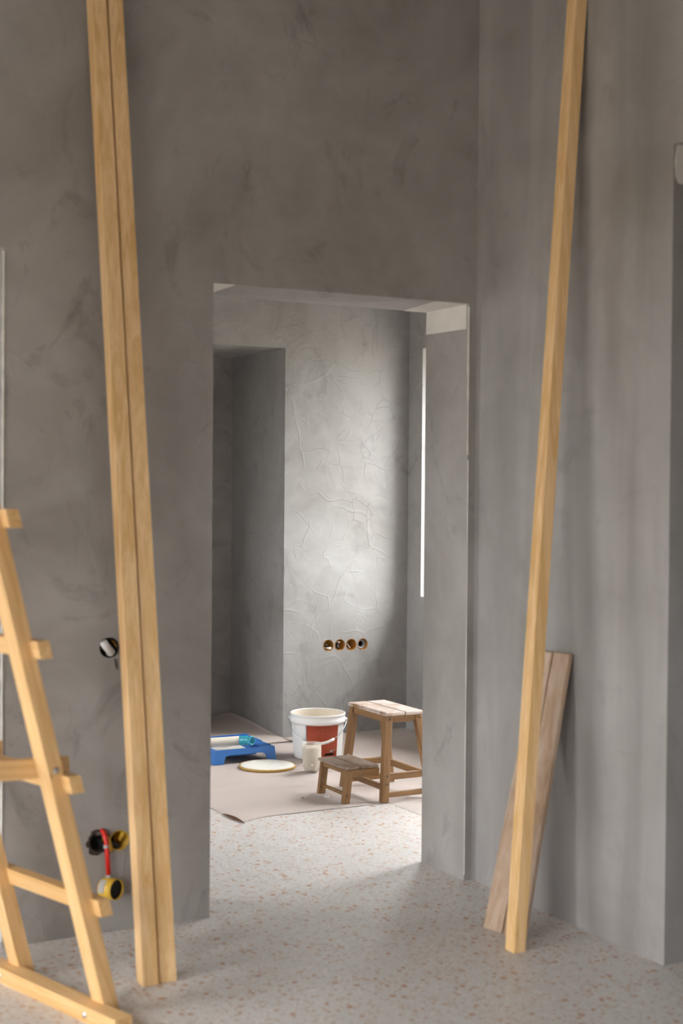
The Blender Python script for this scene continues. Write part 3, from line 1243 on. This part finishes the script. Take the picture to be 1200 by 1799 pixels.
# ------------------------------------------------------------------ paint roller resting across the tray
roller = thing('paint_roller', (2.93, 6.665, TRZ), 'cream paint roller with turquoise tube end lying across the blue tray', 'paint roller')
ra_ = Vector((2.770, 6.665, TRZ + .028))
rb2 = Vector((3.052, 6.655, TRZ + .0275))
rd = (rb2 - ra_).normalized()
bm = bmesh.new()
lathe(bm, [(.0225, 0), (.0235, .004), (.0235, .200), (.0215, .205), (.012, .206)], 28, ra_, axis_to(rd), True, True, lambda a, k: 1 + .02 * math.sin(7 * a + k))
finish(bm, 'sleeve', M['fleece'], roller, None, True)
bm = bmesh.new()
t0 = ra_ + rd * .206
tax = Vector((.45, -.88, .10)).normalized()
lathe(bm, [(.006, -.016), (.0225, -.012), (.0240, -.004), (.0240, .046), (.0205, .052), (.0205, .070), (.0225, .074), (.0225, .082), (.0185, .082), (.0175, .030), (.001, .028)], 28, t0, axis_to(tax))
finish(bm, 'tube_end', M['turq'], roller, None, True)
bm = bmesh.new()
pw = []
for i in range(12):
    t_ = i / 11
    pw.append(ra_ + rd * (.03 + .16 * t_) + Vector((0, -.026, -.018 + .002 * math.sin(t_ * 9))))
tube(bm, pw, .003, 8)
finish(bm, 'wire_arm', M['grey_pl'], roller, None, True)

# ------------------------------------------------------------------ crumbs on the paper
def crumb(x, y, s, mat, label):
    bm = bmesh.new()
    bmesh.ops.create_icosphere(bm, subdivisions=2, radius=s)
    rnd = random.Random(int(x * 1000))
    for v in bm.verts:
        v.co *= .75 + .5 * rnd.random()
        v.co.z = max(-.3 * s, v.co.z * .8)
        v.co += Vector((x, y, .0045 + .3 * s))
    tag(finish(bm, 'plaster_crumb', mat, None, (x, y, .004)), label, 'crumb')


crumb(2.957, 5.655, .011, M['crumb'], 'white plaster crumb on the paper before the low step')
crumb(2.853, 5.688, .0035, M['black'], 'tiny dark speck on the paper near the lid')
crumb(3.335, 5.395, .006, M['shade_and_chip'], 'small brown chip beside the paper edge under the stool')

# ------------------------------------------------------------------ flush socket boxes in the far wall
def cup(parent, x, y, z, r, mat, depth=.05):
    bm = bmesh.new()
    lathe(bm, [(r, -.0015), (r, depth), (.001, depth), (.001, depth - .002), (r - .0025, depth - .002), (r - .0025, -.0015), (r, -.0015)], 32, (x, y, z), axis_to((0, 1, 0)))
    return finish(bm, 'cup', mat, parent, None, True)


sock_labels = ['orange flush box with pale cable end, nearest the alcove in the row of four',
               'orange flush box holding a black cable, second from the alcove in the row of four',
               'plain orange flush box, third from the alcove in the row of four',
               'flush box with a grey conduit mouth, at the window end of the row of four']
for i, (x, z) in enumerate(FAR_SOCK):
    s = thing('socket_box', (x, Y2, z), sock_labels[i], 'socket box', 'row of four socket boxes in the far wall')
    cup(s, x, Y2, z, .0332, M['orange'])
    if i == 0:
        bm = bmesh.new()
        tube(bm, [(x - .01, Y2 + .045, z), (x - .012, Y2 + .02, z - .012), (x + .004, Y2 + .006, z - .019), (x + .018, Y2 + .004, z - .016)], .007)
        finish(bm, 'cable', M['white_cable'], s, None, True)
        bm = bmesh.new()
        tube(bm, [(x, Y2 + .045, z + .008), (x - .014, Y2 + .02, z + .012), (x - .020, Y2 + .006, z + .002), (x - .006, Y2 + .004, z - .004)], .008)
        finish(bm, 'cable', M['black'], s, None, True)
    elif i == 1:
        bm = bmesh.new()
        tube(bm, [(x + .008, Y2 + .045, z + .010), (x - .006, Y2 + .02, z + .004), (x - .012, Y2 + .006, z - .012), (x - .014, Y2 + .004, z - .022)], .009)
        finish(bm, 'cable', M['black'], s, None, True)
        bm = bmesh.new()
        tube(bm, [(x - .01, Y2 + .04, z + .014), (x - .008, Y2 + .012, z + .016), (x + .004, Y2 + .008, z + .014)], .0035)
        finish(bm, 'cable', M['white_cable'], s, None, True)
    elif i == 2:
        bm = bmesh.new()
        tube(bm, [(x - .02, Y2 + .044, z + .012), (x - .012, Y2 + .02, z - .002), (x - .002, Y2 + .010, z - .022)], .003)
        finish(bm, 'wire', M['white_cable'], s, None, True)
        bm = bmesh.new()
        lathe(bm, [(.017, .0), (.017, .006), (.012, .006), (.012, 0), (.017, 0)], 20, (x - .002, Y2 + .040, z + .002), axis_to((0, 1, 0)))
        finish(bm, 'knockout', M['black'], s, None, True)
    else:
        for k, (rr, yy) in enumerate(((.026, .012), (.0225, .020), (.019, .028))):
            bm = bmesh.new()
            lathe(bm, [(rr, 0), (rr, .008), (rr - .006, .008), (rr - .006, 0), (rr, 0)], 24, (x - .001 - k * .002, Y2 + yy, z), axis_to((0, 1, 0)))
            finish(bm, 'conduit_ring', M['grey_pl'], s, None, True)
        bm = bmesh.new()
        lathe(bm, [(.016, 0), (.001, 0)], 20, (x - .005, Y2 + .026, z), axis_to((0, 1, 0)))
        bmesh.ops.solidify(bm, geom=bm.faces[:], thickness=.001)
        finish(bm, 'conduit_mouth', M['black'], s)

# front wall: upper box with white sleeve
x, z = FR_SOCK[0]
s = thing('socket_box', (x, Y1, z), 'single dark flush box with white sleeve, higher up beside the leaning battens', 'socket box')
cup(s, x, Y1, z, .0318, M['black'])
bm = bmesh.new()
tube(bm, [(x - .024, Y1 - .012, z + .020), (x - .012, Y1 - .010, z + .004), (x + .004, Y1 - .006, z - .014), (x + .012, Y1 + .030, z - .020)], .0125, 14)
finish(bm, 'white_sleeve', M['white_cable'], s, None, True)
bm = bmesh.new()
tube(bm, [(x + .012, Y1 + .035, z + .025), (x + .016, Y1 + .002, z + .016), (x + .024, Y1 + .003, z + .002)], .003)
finish(bm, 'wire', M['orange'], s, None, True)
bm = bmesh.new()
tube(bm, [(x + .018, Y1 - .001, z - .036), (x + .021, Y1 - .001, z - .050), (x + .025, Y1 - .001, z - .068)], [.003, .004, .0015])
finish(bm, 'wire', M['dark_steel'], s, None, True)

# front wall: lower pair
x, z = FR_SOCK[1]
s = thing('socket_box', (x, Y1, z), 'ragged dark flush box where the red conduit comes out of the wall', 'socket box')
cup(s, x, Y1, z, .0318, M['black'])
bm = bmesh.new()
rnd = random.Random(11)
n = 26
inner, outer = [], []
for i in range(n):
    a = 2 * math.pi * i / n
    inner.append(bm.verts.new((x + .032 * math.cos(a), Y1 - .002, z + .032 * math.sin(a))))
    k = .036 + .010 * rnd.random() * (1 if math.cos(a) < .3 else .3)
    outer.append(bm.verts.new((x + k * math.cos(a), Y1 - .0005, z + k * math.sin(a))))
for i in range(n):
    j = (i + 1) % n
    bm.faces.new((inner[i], inner[j], outer[j], outer[i]))
bmesh.ops.solidify(bm, geom=bm.faces[:], thickness=.001)
finish(bm, 'broken_edge', mat_plain('raw_brown_plaster', (.09, .06, .045), .9, .4, 90), s)
bm = bmesh.new()
tube(bm, [(x + .026, Y1 + .03, z - .004), (x + .020, Y1 - .006, z + .022), (x + .026, Y1 - .012, z + .006), (x + .034, Y1 - .006, z - .020), (x + .040, Y1 + .004, z - .03)], .008, 10)
finish(bm, 'yellow_collar', M['yellow'], s, None, True)
bm = bmesh.new()
tube(bm, [(x - .012, Y1 + .03, z + .016), (x + .000, Y1 - .008, z + .030), (x + .010, Y1 - .010, z + .024)], .007, 10)
finish(bm, 'cable', M['dark_steel'], s, None, True)

x, z = FR_SOCK[2]
s = thing('socket_box', (x, Y1, z), 'yellow flush box with black cable, half behind the leaning battens', 'socket box')
cup(s, x, Y1, z, .0318, M['yellow'])
bm = bmesh.new()
tube(bm, [(x - .018, Y1 + .04, z + .018), (x - .022, Y1 + .008, z), (x - .008, Y1 + .004, z - .020), (x + .008, Y1 + .03, z - .024)], .009, 10)
finish(bm, 'cable', M['black'], s, None, True)
bm = bmesh.new()
tube(bm, [(x + .012, Y1 + .04, z - .01), (x + .006, Y1 + .006, z + .004), (x + .012, Y1 - .002, z + .024)], .0065, 10)
finish(bm, 'yellow_tab', M['yellow'], s, None, True)

# red conduit with the loose box hanging on it
hx, hz = 1.441, .150
hung = thing('hanging_conduit', (hx, Y1 - .04, hz - .03), 'short red conduit with a loose yellow junction box hanging on it', 'conduit')
bm = bmesh.new()
tube(bm, [(1.430, Y1 + .012, .322), (1.432, Y1 - .016, .322), (1.436, Y1 - .028, .300), (1.439, Y1 - .031, .262), (1.443, Y1 - .033, .188)], .0078, 14)
finish(bm, 'conduit_pipe', M['red'], hung, None, True)
for (px, py, pz, rr) in ((1.4365, Y1 - .029, .279, .0088), (1.4432, Y1 - .0332, .186, .0085)):
    bm = bmesh.new()
    lathe(bm, [(rr, -.005), (rr, .005)], 14, (px, py, pz), axis_to((.05, -.02, -1)), True, True)
    finish(bm, 'collar', M['grey_pl'], hung, None, True)
ad_ = Vector((.50, -.90, .03)).normalized()
cc = Vector((1.428, Y1 - .018, .150))
bm = bmesh.new()
lathe(bm, [(.001, 0), (.022, 0), (.028, .004), (.0325, .012), (.0325, .060), (.030, .060), (.030, .020), (.001, .018)], 32, cc, axis_to(ad_))
finish(bm, 'box_shell', M['yellow'], hung, None, True)
bm = bmesh.new()
lathe(bm, [(.0295, .054), (.001, .053)], 28, cc, axis_to(ad_))
bmesh.ops.solidify(bm, geom=bm.faces[:], thickness=.001)
finish(bm, 'box_mouth', M['black'], hung)
# white sticker round the shell's front
bm = bmesh.new()
axm = axis_to(ad_)
g = []
toc = (Vector((0, 0, CAM_H)) - cc)
toc = (toc - ad_ * toc.dot(ad_)).normalized()
b2 = ad_.cross(toc)
for j in range(3):
    row = []
    for i in range(9):
        a = math.radians(-42 + 75 * i / 8)
        row.append(bm.verts.new(cc + ad_ * (.012 + .012 * j) + .0331 * (toc * math.cos(a) + b2 * math.sin(a))))
    g.append(row)
for j in range(2):
    for i in range(8):
        bm.faces.new((g[j][i], g[j][i + 1], g[j + 1][i + 1], g[j + 1][i]))
bmesh.ops.solidify(bm, geom=bm.faces[:], thickness=.0005)
finish(bm, 'sticker', M['white_cable'], hung, None, True)

for o in bpy.data.objects:
    if '_o' in o:
        del o['_o']
